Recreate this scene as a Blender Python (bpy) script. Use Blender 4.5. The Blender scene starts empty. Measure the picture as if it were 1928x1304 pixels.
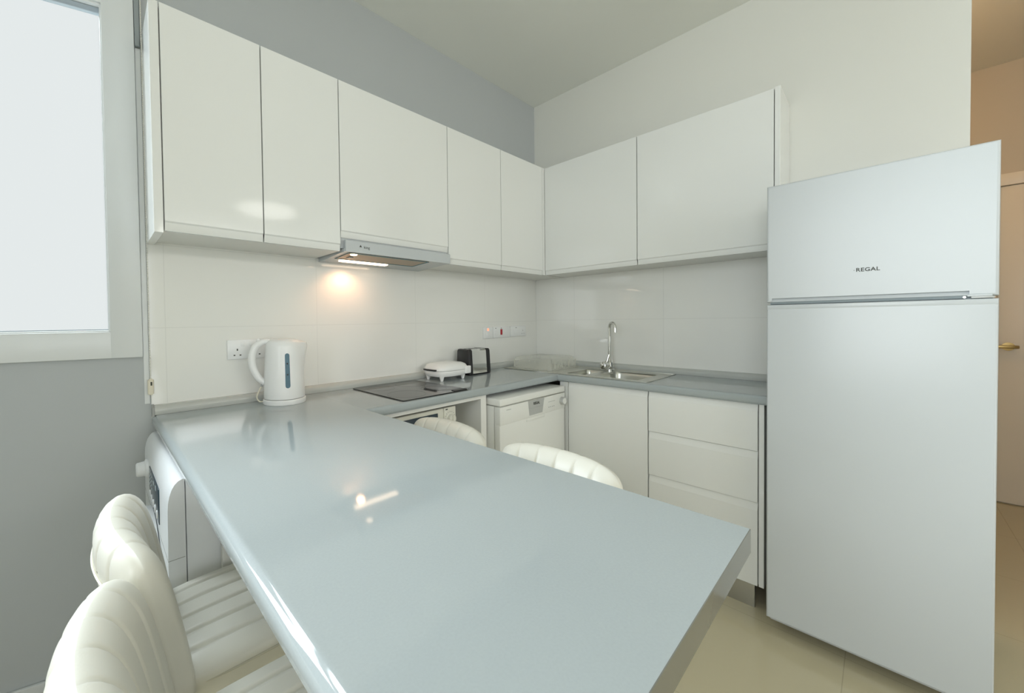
import bpy, bmesh, math, random
from mathutils import Vector, Matrix
random.seed(4)
PI = math.pi
sc = bpy.context.scene
COL = sc.collection

# ------------------------------------------------------------------ materials
def mat(name, color, rough=.5, metal=0., ior=1.5, emit=None, estr=0., coat=0., trans=0., alpha=1., bump=None, noise=None):
    m = bpy.data.materials.new(name); m.use_nodes = True
    nt = m.node_tree; b = nt.nodes['Principled BSDF']
    b.inputs['Base Color'].default_value = (*color, 1)
    b.inputs['Roughness'].default_value = rough
    b.inputs['Metallic'].default_value = metal
    b.inputs['IOR'].default_value = ior
    b.inputs['Coat Weight'].default_value = coat
    b.inputs['Coat Roughness'].default_value = .03
    b.inputs['Transmission Weight'].default_value = trans
    b.inputs['Alpha'].default_value = alpha
    if emit:
        b.inputs['Emission Color'].default_value = (*emit, 1)
        b.inputs['Emission Strength'].default_value = estr
    if bump or noise:
        tc = nt.nodes.new('ShaderNodeTexCoord')
        n = nt.nodes.new('ShaderNodeTexNoise')
        n.inputs['Scale'].default_value = (bump or noise)[0]
        n.inputs['Detail'].default_value = 4
        nt.links.new(tc.outputs['Object'], n.inputs['Vector'])
        if bump:
            bp = nt.nodes.new('ShaderNodeBump')
            bp.inputs['Strength'].default_value = bump[1]
            bp.inputs['Distance'].default_value = bump[2]
            nt.links.new(n.outputs['Fac'], bp.inputs['Height'])
            nt.links.new(bp.outputs['Normal'], b.inputs['Normal'])
        if noise:
            r = nt.nodes.new('ShaderNodeMapRange')
            r.inputs[3].default_value = 1 - noise[1]; r.inputs[4].default_value = 1 + noise[1]
            nt.links.new(n.outputs['Fac'], r.inputs[0])
            mx = nt.nodes.new('ShaderNodeMix'); mx.data_type = 'RGBA'; mx.blend_type = 'MULTIPLY'
            mx.inputs[0].default_value = 1
            mx.inputs[6].default_value = (*color, 1)
            nt.links.new(r.outputs[0], mx.inputs[7])
            nt.links.new(mx.outputs[2], b.inputs['Base Color'])
    return m

def grid_mat(name, color, line, ax0, off0, per0, ax1, off1, per1, w, rough, ior=1.5, var=.0):
    """flat tiles with thin joints; object coordinates equal metres in the room"""
    m = mat(name, color, rough, ior=ior)
    nt = m.node_tree; b = nt.nodes['Principled BSDF']
    tc = nt.nodes.new('ShaderNodeTexCoord'); sp = nt.nodes.new('ShaderNodeSeparateXYZ')
    nt.links.new(tc.outputs['Object'], sp.inputs[0])
    def M(op, a, bb):
        n = nt.nodes.new('ShaderNodeMath'); n.operation = op
        for i, v in enumerate((a, bb)):
            if v is None: continue
            if isinstance(v, (int, float)): n.inputs[i].default_value = v
            else: nt.links.new(v, n.inputs[i])
        return n.outputs[0]
    def joint(ax, off, per):
        s = M('SUBTRACT', sp.outputs[ax], off)
        q = M('FLOORED_MODULO', M('ADD', s, per/2), per)
        d = M('ABSOLUTE', M('SUBTRACT', q, per/2), None)
        return M('LESS_THAN', d, w)
    j = M('MAXIMUM', joint(ax0, off0, per0), joint(ax1, off1, per1))
    mx = nt.nodes.new('ShaderNodeMix'); mx.data_type = 'RGBA'
    nt.links.new(j, mx.inputs[0])
    mx.inputs[6].default_value = (*color, 1); mx.inputs[7].default_value = (*line, 1)
    nt.links.new(mx.outputs[2], b.inputs['Base Color'])
    bp = nt.nodes.new('ShaderNodeBump'); bp.invert = True
    bp.inputs['Strength'].default_value = .35; bp.inputs['Distance'].default_value = .001
    nt.links.new(j, bp.inputs['Height']); nt.links.new(bp.outputs['Normal'], b.inputs['Normal'])
    return m

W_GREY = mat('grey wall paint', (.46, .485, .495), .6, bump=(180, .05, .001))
W_WHITE = mat('off white wall paint', (.74, .74, .695), .3, bump=(180, .03, .001))
W_HALL = mat('hall wall paint', (.60, .53, .42), .5)
CEIL = mat('ceiling paint', (.82, .83, .79), .7)
FLOOR = grid_mat('beige floor tile', (.50, .45, .31), (.40, .36, .25), 0, -1.10, .575, 1, -1.67, .575, .0012, .09)
TILE_L = grid_mat('cream wall tile x', (.85, .85, .82), (.77, .77, .745), 0, -1.725, .573, 2, 1.210, .30, .0011, .05, 1.62)
TILE_R = grid_mat('cream wall tile y', (.85, .85, .82), (.77, .77, .745), 1, -.897, .573, 2, 1.216, .30, .0013, .05, 1.62)
GLOSS = mat('white gloss lacquer', (.80, .81, .79), .07, ior=1.5)
CARC = mat('white melamine', (.80, .80, .77), .4)
DARKGAP = mat('dark gap', (.02, .02, .02), .9)
UPVC = mat('white window plastic', (.72, .745, .75), .32)
UPVC_G = mat('window gasket', (.30, .34, .36), .6)
TOP = mat('grey blue laminate', (.375, .415, .425), .06, ior=1.55, noise=(300, .05))
APPL = mat('appliance white enamel', (.535, .565, .58), .28)
APPL2 = mat('appliance white plastic', (.80, .805, .77), .3)
WASH = mat('washer white enamel', (.80, .82, .84), .35)
STEEL = mat('brushed steel', (.62, .62, .57), .28, metal=1)
CHROME = mat('chrome', (.80, .80, .78), .06, metal=1)
ALU = mat('aluminium plinth', (.55, .55, .53), .35, metal=1)
UPST = mat('laminate upstand with painted reflection', (.52, .535, .51), .12)  # worktop laminate, base colour lightened to stand for reflected window and tiles
BLACKGL = mat('black hob glass', (.012, .012, .011), .06, ior=1.6)
BLACKPL = mat('black plastic', (.016, .016, .017), .4)
INK = mat('dark print', (.04, .045, .035), .5)
GREYPL = mat('grey plastic', (.33, .34, .33), .4)
SILVER = mat('silver plastic', (.50, .51, .50), .35, metal=.3)
PLATE = mat('white socket plastic', (.86, .87, .87), .3)
KETT = mat('white kettle plastic', (.86, .86, .85), .25)
GAUGE = mat('blue water gauge', (.02, .105, .15), .2)
CREAM = mat('cream plastic', (.74, .69, .56), .4)
CORD = mat('white cord', (.80, .79, .73), .5)
LEATH = mat('white faux leather', (.73, .715, .645), .36, bump=(320, .12, .001))
SEAM = mat('leather piping', (.66, .63, .53), .45)
MWB = mat('microwave enamel', (.72, .71, .635), .35)
MWG = mat('microwave window glass', (.02, .035, .05), .12)
FILT = mat('brushed filter mesh', (.44, .35, .26), .45, metal=.5)
TEAL = mat('teal film edge', (.03, .19, .24), .4)
RED = mat('red rocker', (.42, .02, .03), .35)
NEON = mat('neon lamp', (.9, .3, .2), .4, emit=(1, .28, .16), estr=1.1)
LAMPM = mat('hood lamp lens', (1, .9, .8), .4, emit=(1, .72, .50), estr=4)
DISPL = mat('washer display', (.012, .04, .065), .2)
WOODD = mat('hall door lacquer', (.78, .72, .62), .35)
BRASS = mat('brass handle', (.42, .29, .12), .3, metal=.9)
BLINDG = mat('grey blind fabric', (.30, .335, .345), .7)
SKIRT = mat('white skirting', (.62, .64, .64), .4)

def tray_mat():
    m = bpy.data.materials.new('clear milky plastic'); m.use_nodes = True
    nt = m.node_tree; b = nt.nodes['Principled BSDF']
    b.inputs['Base Color'].default_value = (.86, .86, .78, 1); b.inputs['Roughness'].default_value = .25
    b.inputs['Alpha'].default_value = .30
    return m
TRAYM = tray_mat()
def glass_mat():
    m = bpy.data.materials.new('window pane'); m.use_nodes = True
    nt = m.node_tree
    for n in list(nt.nodes): nt.nodes.remove(n)
    o = nt.nodes.new('ShaderNodeOutputMaterial'); t = nt.nodes.new('ShaderNodeBsdfTransparent')
    g = nt.nodes.new('ShaderNodeBsdfGlossy'); g.inputs['Roughness'].default_value = .02
    x = nt.nodes.new('ShaderNodeMixShader'); f = nt.nodes.new('ShaderNodeFresnel'); f.inputs['IOR'].default_value = 1.08
    t.inputs['Color'].default_value = (.97, .985, .985, 1)
    nt.links.new(f.outputs[0], x.inputs[0]); nt.links.new(t.outputs[0], x.inputs[1]); nt.links.new(g.outputs[0], x.inputs[2])
    nt.links.new(x.outputs[0], o.inputs['Surface'])
    return m
PANE = glass_mat()

# ------------------------------------------------------------------ geometry helpers
def B(): return bmesh.new()
def add_box(bm, x0, x1, y0, y1, z0, z1, bev=0, seg=2):
    x0, x1 = sorted((x0, x1)); y0, y1 = sorted((y0, y1)); z0, z1 = sorted((z0, z1))
    r = bmesh.ops.create_cube(bm, size=1, matrix=Matrix.Translation(((x0+x1)/2, (y0+y1)/2, (z0+z1)/2)) @ Matrix.Diagonal((x1-x0, y1-y0, z1-z0, 1)))
    if bev:
        vs = set(r['verts']); es = [e for e in bm.edges if e.verts[0] in vs and e.verts[1] in vs]
        bmesh.ops.bevel(bm, geom=es, offset=bev, segments=seg, profile=.5, affect='EDGES')
    return bm
def box(*a, **k): return add_box(B(), *a, **k)
def loops_mesh(bm, rings, closed=True, cap=True, wrap=False):
    rows = [[bm.verts.new(p) for p in r] for r in rings]
    n = len(rows[0])
    m = len(rows)
    for i in range(m if wrap else m-1):
        a, b = rows[i], rows[(i+1) % m]
        for j in range(n if closed else n-1):
            k = (j+1) % n
            bm.faces.new((a[j], a[k], b[k], b[j]))
    if cap and not wrap:
        bm.faces.new(list(reversed(rows[0]))); bm.faces.new(rows[-1])
    return bm
def add_prism(bm, poly, axis, a, b):
    """poly: 2-D points in the other two axes (cyclic order), extruded along axis a..b"""
    def P(u, v, w):
        return {'x': (w, u, v), 'y': (u, w, v), 'z': (u, v, w)}[axis]
    loops_mesh(bm, [[P(u, v, w) for u, v in poly] for w in (a, b)])
    return bm
def prism(poly, axis, a, b): return add_prism(B(), poly, axis, a, b)
def add_tube(bm, pts, r, seg=10, rad=None):
    pts = [Vector(p) for p in pts]; rings = []
    up = None
    for i, p in enumerate(pts):
        t = (pts[min(i+1, len(pts)-1)] - pts[max(i-1, 0)]).normalized()
        if up is None:
            up = Vector((0, 0, 1)) if abs(t.z) < .9 else Vector((1, 0, 0))
        u = t.cross(up).normalized(); up = u.cross(t).normalized()
        rr = rad[i] if rad else r
        rings.append([p + rr*(math.cos(2*PI*k/seg)*u + math.sin(2*PI*k/seg)*up) for k in range(seg)])
    return loops_mesh(bm, rings)
def tube(pts, r, seg=10, rad=None): return add_tube(B(), pts, r, seg, rad)
def add_lathe(bm, prof, origin=(0, 0, 0), axis=(0, 0, 1), seg=32, wrap=False):
    o = Vector(origin); w = Vector(axis).normalized()
    u = w.orthogonal().normalized(); v = w.cross(u)
    return loops_mesh(bm, [[o + w*h + max(r, .0004)*(math.cos(2*PI*k/seg)*u + math.sin(2*PI*k/seg)*v) for k in range(seg)] for r, h in prof], wrap=wrap)
def lathe(prof, origin=(0, 0, 0), axis=(0, 0, 1), seg=32, wrap=False): return add_lathe(B(), prof, origin, axis, seg, wrap)
def arc(cx, cy, r, a0, a1, n):
    return [(cx + r*math.cos(math.radians(a0+(a1-a0)*i/n)), cy + r*math.sin(math.radians(a0+(a1-a0)*i/n))) for i in range(n+1)]
def rrect(x0, x1, y0, y1, r, n=5):
    return arc(x1-r, y1-r, r, 0, 90, n)+arc(x0+r, y1-r, r, 90, 180, n)+arc(x0+r, y0+r, r, 180, 270, n)+arc(x1-r, y0+r, r, 270, 360, n)
def smooth_path(pts, n=8):
    out = []; P = [Vector(p) for p in pts]; P = [P[0]*2-P[1]]+P+[P[-1]*2-P[-2]]
    for i in range(1, len(P)-2):
        for k in range(n):
            t = k/n
            out.append(.5*((2*P[i])+(P[i+1]-P[i-1])*t+(2*P[i-1]-5*P[i]+4*P[i+1]-P[i+2])*t*t+(3*P[i]-P[i-1]-3*P[i+1]+P[i+2])*t**3))
    out.append(P[-2]); return out

def world_loc(o):
    v = Vector((0, 0, 0))
    while o: v = v + o.location; o = o.parent
    return v
def obj(name, bm, m, parent=None, label=None, ang=35, fix=True):
    """links the bmesh (room coordinates) as ONE mesh object"""
    if fix: bmesh.ops.recalc_face_normals(bm, faces=bm.faces)
    if parent: bmesh.ops.translate(bm, verts=bm.verts, vec=-world_loc(parent))
    me = bpy.data.meshes.new(name); bm.to_mesh(me); bm.free()
    for p in me.polygons: p.use_smooth = True
    me.set_sharp_from_angle(angle=math.radians(ang))
    me.materials.append(m)
    o = bpy.data.objects.new(name, me); COL.objects.link(o)
    if parent: o.parent = parent
    if label: o['label'] = label
    return o
def tag(o, label, cat, group=None):
    o['label'] = label; o['category'] = cat
    if group: o['group'] = group
    return o
def thing(name, loc, label, cat, group=None):
    o = bpy.data.objects.new(name, None); COL.objects.link(o); o.location = loc
    o.empty_display_size = .05
    return tag(o, label, cat, group)
def struct(name, bm, m, parent=None, label=None):
    o = obj(name, bm, m, parent)
    if not parent: o['kind'] = 'structure'
    if label and not parent: o['label'] = label
    return o
def text(name, s, size, mtx, m, parent, spacing=1.0, label=None, bold=.0):
    cu = bpy.data.curves.new(name, 'FONT'); cu.body = s; cu.size = size; cu.align_x = 'CENTER'; cu.align_y = 'CENTER'
    cu.extrude = .0004; cu.space_character = spacing; cu.offset = bold
    t = bpy.data.objects.new(name+'_src', cu); COL.objects.link(t)
    bpy.context.view_layer.update()
    me = bpy.data.meshes.new_from_object(t.evaluated_get(bpy.context.evaluated_depsgraph_get()))
    bpy.data.objects.remove(t)
    me.transform(mtx); me.transform(Matrix.Translation(-world_loc(parent)))
    me.name = name; me.materials.clear(); me.materials.append(m)
    o = bpy.data.objects.new(name, me); COL.objects.link(o); o.parent = parent
    if label: o['label'] = label
    return o
def frame_mtx(loc, xdir, ydir):
    x = Vector(xdir).normalized(); y = Vector(ydir).normalized(); z = x.cross(y)
    return Matrix.Translation(loc) @ Matrix((x, y, z)).transposed().to_4x4()

# ------------------------------------------------------------------ room shell
H = 2.81
LX = -2.347                 # where the tiled wall ends and the window wall begins
ANG = math.radians(13.1)    # the window wall bends away by this angle
CA, SA = math.cos(ANG), math.sin(ANG)
def wc(s, n, z):            # window wall: s along it from the corner, n into the room
    return Vector((LX - s*CA - n*SA, s*SA - n*CA, z))
def wbox(bm, s0, s1, n0, n1, z0, z1, bev=0, seg=2):
    k = B(); add_box(k, s0, s1, n0, n1, z0, z1, bev, seg)
    for v in k.verts: v.co = wc(*v.co)
    me = bpy.data.meshes.new('tmp'); k.to_mesh(me); k.free(); bm.from_mesh(me); bpy.data.meshes.remove(me)
    return bm
struct('floor', box(-4.72, 1.95, -6.6, .6, -.08, 0), FLOOR)
struct('ceiling', prism([(-4.72, -6.6), (1.95, -6.6), (1.95, .15), (LX, .15), (LX, 0), (-4.72, .555)], 'z', H, H+.1), CEIL)
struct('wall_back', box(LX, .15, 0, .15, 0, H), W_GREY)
struct('wall_right', box(0, .13, -1.972, 0, 0, H), W_WHITE)
wl = B()                    # window wall with an opening
WS0, WS1, WZ0, WZ1 = .100, 1.55, 1.195, 2.312
FZ0, FZ1 = 2.40, 2.74        # fanlight above the transom
wbox(wl, -.03, WS0, -.05, 0, 0, H); wbox(wl, WS1, 2.45, -.05, 0, 0, H)
wbox(wl, WS0, WS1, -.05, 0, 0, WZ0); wbox(wl, WS0, WS1, -.05, 0, WZ1, FZ0); wbox(wl, WS0, WS1, -.05, 0, FZ1, H)
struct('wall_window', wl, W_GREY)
wb = B()                    # left wall with an unseen opening added for the left fill light
add_box(wb, -4.72, -4.6, -6.6, -2.8, 0, H); add_box(wb, -4.72, -4.6, -.7, .53, 0, H)
add_box(wb, -4.72, -4.6, -2.8, -.7, 0, 1.0); add_box(wb, -4.72, -4.6, -2.8, -.7, 2.5, H)
struct('wall_left', wb, W_WHITE)
wb = B()
add_box(wb, -4.72, -4.55, -6.6, -6.45, 0, H); add_box(wb, -1.75, 1.95, -6.6, -6.45, 0, H)
add_box(wb, -4.55, -1.75, -6.6, -6.45, 2.42, H); add_box(wb, -4.55, -1.75, -6.6, -6.45, 0, .68)
struct('wall_rear', wb, W_WHITE)
struct('wall_light_blocker', box(-3.48, -3.30, -1.22, -.22, 0, H), W_GREY)   # unseen block added to keep left light off the window wall
struct('wall_hall', box(1.85, 1.95, -6.45, -.6, 0, H), W_HALL)
struct('wall_hall_blocker', box(0, .13, -6.45, -2.95, 0, H), W_WHITE)  # unseen partition added to keep rear daylight out of the hall
struct('wall_hall_end', box(.13, 1.85, -.75, -.6, 0, H), W_HALL)

# window: casing on the wall, sash frame, glazing bead and pane
wn = bpy.data.objects.new('window_1', None); COL.objects.link(wn); wn.location = wc(.5, 0, 1.2); wn['kind'] = 'structure'
wn['label'] = 'white framed window with a pale blank pane left of the cabinets'
c = B()
wbox(c, .016, WS0+.004, 0, .014, 1.108, 2.79, .002); wbox(c, WS1-.004, WS1+.084, 0, .014, 1.108, 2.79, .002)
wbox(c, WS0, WS1, 0, .014, 1.108, WZ0+.004, .002); wbox(c, WS0, WS1, 0, .014, WZ1-.004, FZ0+.004, .002); wbox(c, WS0, WS1, 0, .014, FZ1-.004, 2.79, .002)
obj('window_casing', c, UPVC, wn)
c = B(); e = .024
for a in ((WS0, WS0+.010, WZ0, WZ1), (WS1-.010, WS1, WZ0, WZ1), (WS0, WS1, WZ0, WZ0+.010), (WS0, WS1, WZ1-.010, WZ1),
          (WS0, WS0+.010, FZ0, FZ1), (WS1-.010, WS1, FZ0, FZ1), (WS0, WS1, FZ0, FZ0+.010), (WS0, WS1, FZ1-.010, FZ1)):
    wbox(c, a[0], a[1], -.045, .006, a[2], a[3], .003)
obj('glazing_bead', c, UPVC, wn)
c = B()
for a in ((WS0+.009, WS0+.013, WZ0+.009, WZ1-.009), (WS1-.013, WS1-.009, WZ0+.009, WZ1-.009), (WS0+.009, WS1-.009, WZ0+.009, WZ0+.013), (WS0+.009, WS1-.009, WZ1-.013, WZ1-.009)):
    wbox(c, a[0], a[1], -.052, -.008, a[2], a[3])
obj('gasket', c, UPVC_G, wn)
c = B(); wbox(c, WS0+.011, WS1-.011, -.036, -.03, WZ0+.011, WZ1-.011)
obj('pane', c, PANE, wn)
c = B(); wbox(c, WS0+.011, WS1-.011, -.036, -.03, FZ0+.011, FZ1-.011)
obj('fanlight_pane', c, PANE, wn)

# narrow white filler strip in the corner, below the grey blind bracket
c = B(); wbox(c, .001, .0155, 0, .004, .94, 2.19)
struct('trim_1', c, UPVC)
# skirting under the window
c = B(); wbox(c, .0, 2.3, 0, .014, 0, .068, .004)
struct('baseboard_window', c, SKIRT)
# wall tiles between worktop and wall cabinets
struct('trim_2', box(LX+.002, -.0, -.008, 0, .885, 1.52, .0015, 1), TILE_L)
struct('trim_3', box(-.008, 0, -1.62, -.008, .885, 1.52, .0015, 1), TILE_R)
struct('baseboard_hall', box(1.836, 1.85, -2.165, -.75, 0, .07, .003), SKIRT)

# hall door: architrave, leaf and lever handle
dr = bpy.data.objects.new('door_1', None); COL.objects.link(dr); dr.location = (1.85, -2.2, 0); dr['kind'] = 'structure'
dr['label'] = 'white hall door with a brass lever handle beyond the fridge'
c = B(); add_box(c, 1.815, 1.85, -2.245, -2.17, 0, 2.105, .004); add_box(c, 1.815, 1.85, -3.13, -3.055, 0, 2.105, .004)
add_box(c, 1.815, 1.85, -3.055, -2.245, 2.03, 2.105, .004)
obj('door_frame', c, WOODD, dr)
obj('door_leaf', box(1.832, 1.85, -3.053, -2.247, .008, 2.028, .002), WOODD, dr)
c = B(); add_lathe(c, [(.0, 0), (.026, 0), (.026, .007), (.0, .008)], (1.832, -2.29, 1.01), (-1, 0, 0), 24)
add_tube(c, [(1.826, -2.29, 1.01), (1.785, -2.29, 1.01)], .009)
add_box(c, 1.775, 1.795, -2.325, -2.21, 1.000, 1.020, .004)
obj('door_handle', c, BRASS, dr)

# ------------------------------------------------------------------ wall cabinets
CD, CB, CT = -.2565, 1.516, 2.218      # door front, underside, top
G = .0022
def door_y(parent, x0, x1, z0, z1, yf, name='door'):
    """flat lacquered front facing -y with a bevelled finger grip along its lower edge"""
    d = obj(name, prism([(yf+.019, z0+.004), (yf+.019, z1), (yf+.001, z1), (yf, z1-.001), (yf, z0+.030), (yf+.001, z0+.029)], 'x', x0+G, x1-G), GLOSS, parent)
    obj('finger_pull', prism([(yf+.018, z0), (yf+.018, z0+.0285), (yf+.0035, z0+.0285), (yf+.0055, z0+.0035), (yf+.0075, z0)], 'x', x0+G, x1-G), GLOSS, d)
    return d
def door_x(parent, y0, y1, z0, z1, xf, name='door'):
    d = obj(name, prism([(xf+.019, z0+.004), (xf+.019, z1), (xf+.001, z1), (xf, z1-.001), (xf, z0+.030), (xf+.001, z0+.029)], 'y', y0+G, y1-G), GLOSS, parent)
    obj('finger_pull', prism([(xf+.018, z0), (xf+.018, z0+.0285), (xf+.0035, z0+.0285), (xf+.0055, z0+.0035), (xf+.0075, z0)], 'y', y0+G, y1-G), GLOSS, d)
    return d
BK = -.009
# prism() for axis 'y' takes (x, z) pairs; for 'x' takes (y, z) pairs
def carcass_y(parent, x0, x1, z0, z1):
    return obj('carcass', box(x0+.0006, x1-.0006, CD+.0205, -.0085, z0+.0012, z1), CARC, parent)
c1 = thing('wall_cabinet', (-2.03, -.13, CB), 'white gloss double door wall cabinet at the window end, above the kettle', 'cabinet', 'gloss wall cabinets')
carcass_y(c1, -2.3215, -1.7247, CB, CT)
obj('end_panel', box(-2.3462, -2.3225, CD+.001, -.0005, CB-.008, CT, .0008, 1), GLOSS, c1)
door_y(c1, -2.3215, -2.026, CB, CT, CD); door_y(c1, -2.026, -1.7247, CB, CT, CD)
c2 = thing('wall_cabinet', (-1.424, -.13, 1.575), 'white gloss wall cabinet with one wide door above the extractor hood', 'cabinet', 'gloss wall cabinets')
carcass_y(c2, -1.7247, -1.123, 1.575, CT); door_y(c2, -1.7247, -1.123, 1.573, CT, CD)
c3 = thing('wall_cabinet', (-.912, -.13, CB), 'white gloss single door wall cabinet right of the hood, above the toaster', 'cabinet', 'gloss wall cabinets')
carcass_y(c3, -1.123, -.7014, CB, CT); door_y(c3, -1.123, -.7014, CB, CT, CD)
c4 = thing('wall_cabinet', (-.40, -.13, CB), 'white gloss corner wall cabinet where the two cabinet runs meet', 'cabinet', 'gloss wall cabinets')
obj('carcass', box(-.7008, -.0085, CD+.0205, -.0085, CB+.0012, CT), CARC, c4)
door_y(c4, -.7014, -.283, CB, CT, CD)
obj('corner_filler', box(-.2815, -.2372, CD+.001, CD+.0195, CB, CT), GLOSS, c4)
YB = [-.2572, -.8492, -1.4335]
def carcass_x(parent, y0, y1):
    return obj('carcass', box(CD+.0205, -.0085, y0-.0006, y1+.0006, CB+.0012, CT), CARC, parent)
c5 = thing('wall_cabinet', (-.13, -.555, CB), 'white gloss wall cabinet above the tap on the right wall', 'cabinet', 'gloss wall cabinets')
carcass_x(c5, YB[0], YB[1]); door_x(c5, YB[1], YB[0], CB, CT, CD)
c6 = thing('wall_cabinet', (-.13, -1.14, CB), 'white gloss wall cabinet next to the fridge with an upright end panel', 'cabinet', 'gloss wall cabinets')
carcass_x(c6, YB[1], YB[2]); door_x(c6, YB[2], YB[1], CB, CT, CD)
obj('end_panel', box(CD, -.0005, -1.453, -1.4345, CB-.006, CT+.006, .0008, 1), GLOSS, c6)

# ------------------------------------------------------------------ extractor hood
hd = thing('extractor_hood', (-1.42, -.15, 1.515), 'slim white built-in extractor hood with its warm light on', 'extractor hood')
HF = -.272
hx0, hx1 = -1.7225, -1.1255
c = B()
add_box(c, hx0, hx1, HF+.026, -.009, 1.530, 1.573)
obj('hood_body', c, APPL, hd)
obj('hood_tray', prism([(HF+.0125, 1.528), (-.0095, 1.528), (-.0095, 1.501), (HF+.0125, 1.5145)], 'x', hx0+.010, hx1-.002), APPL, hd)
obj('front_panel', prism([(HF, 1.514), (HF+.012, 1.514), (HF+.012, 1.564), (HF+.006, 1.564), (HF, 1.560)], 'x', hx0+.012, hx1-.0005), APPL, hd)
# filter with its teal film edge
fx0, fx1, fy0, fy1 = -1.688, -1.255, -.258, -.122
def under(y): return 1.5140 - (y-HF)/.256*.013
def slab(x0, x1, y0, y1, t, d=0):
    b = B(); loops_mesh(b, [[(x0, y, under(y)-d), (x1, y, under(y)-d), (x1, y, under(y)-d-t), (x0, y, under(y)-d-t)] for y in (y0, y1)]); return b
ft = obj('grease_filter', slab(fx0, fx1, fy0, fy1, .0012), FILT, hd)
c = B()
for q in ((fx0, fx1, fy0, fy0+.006), (fx0, fx1, fy1-.007, fy1), (fx0, fx0+.004, fy0, fy1), (fx1-.007, fx1, fy0, fy1)):
    k = slab(*q, .0012, .0012); me = bpy.data.meshes.new('t'); k.to_mesh(me); k.free(); c.from_mesh(me); bpy.data.meshes.remove(me)
obj('film_edge', c, TEAL, ft)
obj('lamp_lens', slab(-1.650, -1.400, -.112, -.084, .005, .0), LAMPM, hd, 'glowing strip lens behind the filter')
c = B(); add_lathe(c, [(.0, 0), (.016, 0), (.014, -.003), (.0, -.004)], (-1.655, -.235, under(-.235)-.0012), (0, 0, 1), 20)
obj('lamp', c, LAMPM, hd, 'small round lit hood lamp')
c = B(); add_box(c, -1.655, -1.635, -.195, -.165, under(-.18)-.006, under(-.18)-.0015, .001)
obj('filter_latch', c, GREYPL, ft)
mt = frame_mtx((-1.612, HF-.0003, 1.5395), (1, 0, 0), (0, 0, 1))
text('brand_lettering', 'king', .0165, mt, INK, hd, 1.1)
obj('brand_mark', prism([(-1.648, 1.5385), (-1.636, 1.5385), (-1.642, 1.5480)], 'y', HF-.0006, HF+.0004), INK, hd)

# ------------------------------------------------------------------ worktops
TZ, TT = .900, .036
WD = -.4915
PL, PR, PE = -2.3455, -1.7566, -1.6191
PZ = TZ-TT
def edge_profile(f, sgn, back, r=.010):
    """(u, z) section of a post-formed top; f = front edge, sgn = direction towards the room"""
    return [(back, PZ), (f-sgn*r*.4, PZ)] + [(f-sgn*r+sgn*r*math.cos(math.radians(a)), PZ+r+r*math.sin(math.radians(a))) for a in (-60, -30, 0)] + \
        [(f-sgn*r+sgn*r*math.cos(math.radians(a)), TZ-r+r*math.sin(math.radians(a))) for a in (0, 20, 40, 60, 75, 90)] + [(back, TZ)]
wt = thing('worktop', (-1.4, -.3, TZ), 'long grey laminate worktop carrying the hob and running out into a breakfast bar', 'worktop')
c = B()
# wall run from the breakfast bar to the corner
add_prism(c, edge_profile(WD, -1, -.0085), 'x', PR-.0, -.0085)
# bar: long edges rounded
sec = [(PL+.004, PZ), (PL, PZ+.006)] + [(PL+.017-.017*math.cos(math.radians(a)), TZ-.017+.017*math.sin(math.radians(a))) for a in (0, 15, 30, 45, 60, 75, 90)] + [(PR, TZ), (PR, PZ)]
rings = [[(u, y, z) for u, z in sec] for y in (-.0085, PE)]
loops_mesh(c, rings)
top = obj('bar_top', c, TOP, wt)
obj('edge_band', prism([(u, z) for u, z in sec], 'y', PE-.0012, PE), mat('taupe edge band', (.17, .17, .145), .12), wt, 'dark taupe glossy edge band')
def upstand_x(x0, x1):      # along the left wall
    y = -.0082
    return prism([(y, .9005), (y, .934), (y-.006, .934)] + arc(y-.006, .914, .020, 90, 200, 8)[1:-1] + [(y-.0245, .9005)], 'x', x0, x1)
obj('upstand', upstand_x(-2.338, -.0335), UPST, wt)
obj('upstand_end_cap', prism([(-.0082, .896), (-.0082, .937), (-.020, .937), (-.032, .926), (-.034, .896)], 'x', -2.3455, -2.3385), GREYPL, wt)
x = -.0082
obj('corner_upstand', prism([(x, .9005), (x, .934), (x-.006, .934)] + arc(x-.006, .914, .020, 90, 200, 8)[1:-1] + [(x-.0245, .9005)], 'y', WD+.0004, -.0085), UPST, wt)
w2 = thing('worktop', (-.25, -.95, TZ), 'short grey laminate worktop holding the sink on the right wall', 'worktop')
SX0, SX1, SY0, SY1 = -.462, -.058, -.978, -.066      # sink cut-out outer rim
c = B(); e = .012
sec = edge_profile(WD, -1, SX0+e)
add_prism(c, sec, 'y', -1.4545, WD-.0004)                       # front strip
add_box(c, SX0+e, -.0085, -1.4545, SY0+e, PZ, TZ)               # beyond the sink
add_box(c, SX1-e, -.0085, SY0+e, WD-.0004, PZ, TZ)              # behind the sink
obj('sink_top', c, TOP, w2)
obj('edge_strip', box(WD+.001, WD+.012, -1.4575, -1.4546, PZ+.001, TZ-.001), mat('raw chipboard', (.35, .22, .14), .8), w2, 'brown raw cut edge by the fridge')
x = -.0082
obj('upstand', prism([(x, .9005), (x, .934), (x-.006, .934)] + arc(x-.006, .914, .020, 90, 200, 8)[1:-1] + [(x-.0245, .9005)], 'y', -1.4545, WD-.0004), UPST, w2)

# support panel under the bar
obj('support', box(-2.262, -2.0, -.643, -.626, .0, PZ-.001), CARC)
sp_ = tag(bpy.data.objects['support'], 'white upright panel under the breakfast bar beside the washing machine', 'panel'); sp_.name = 'support_panel'

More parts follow.
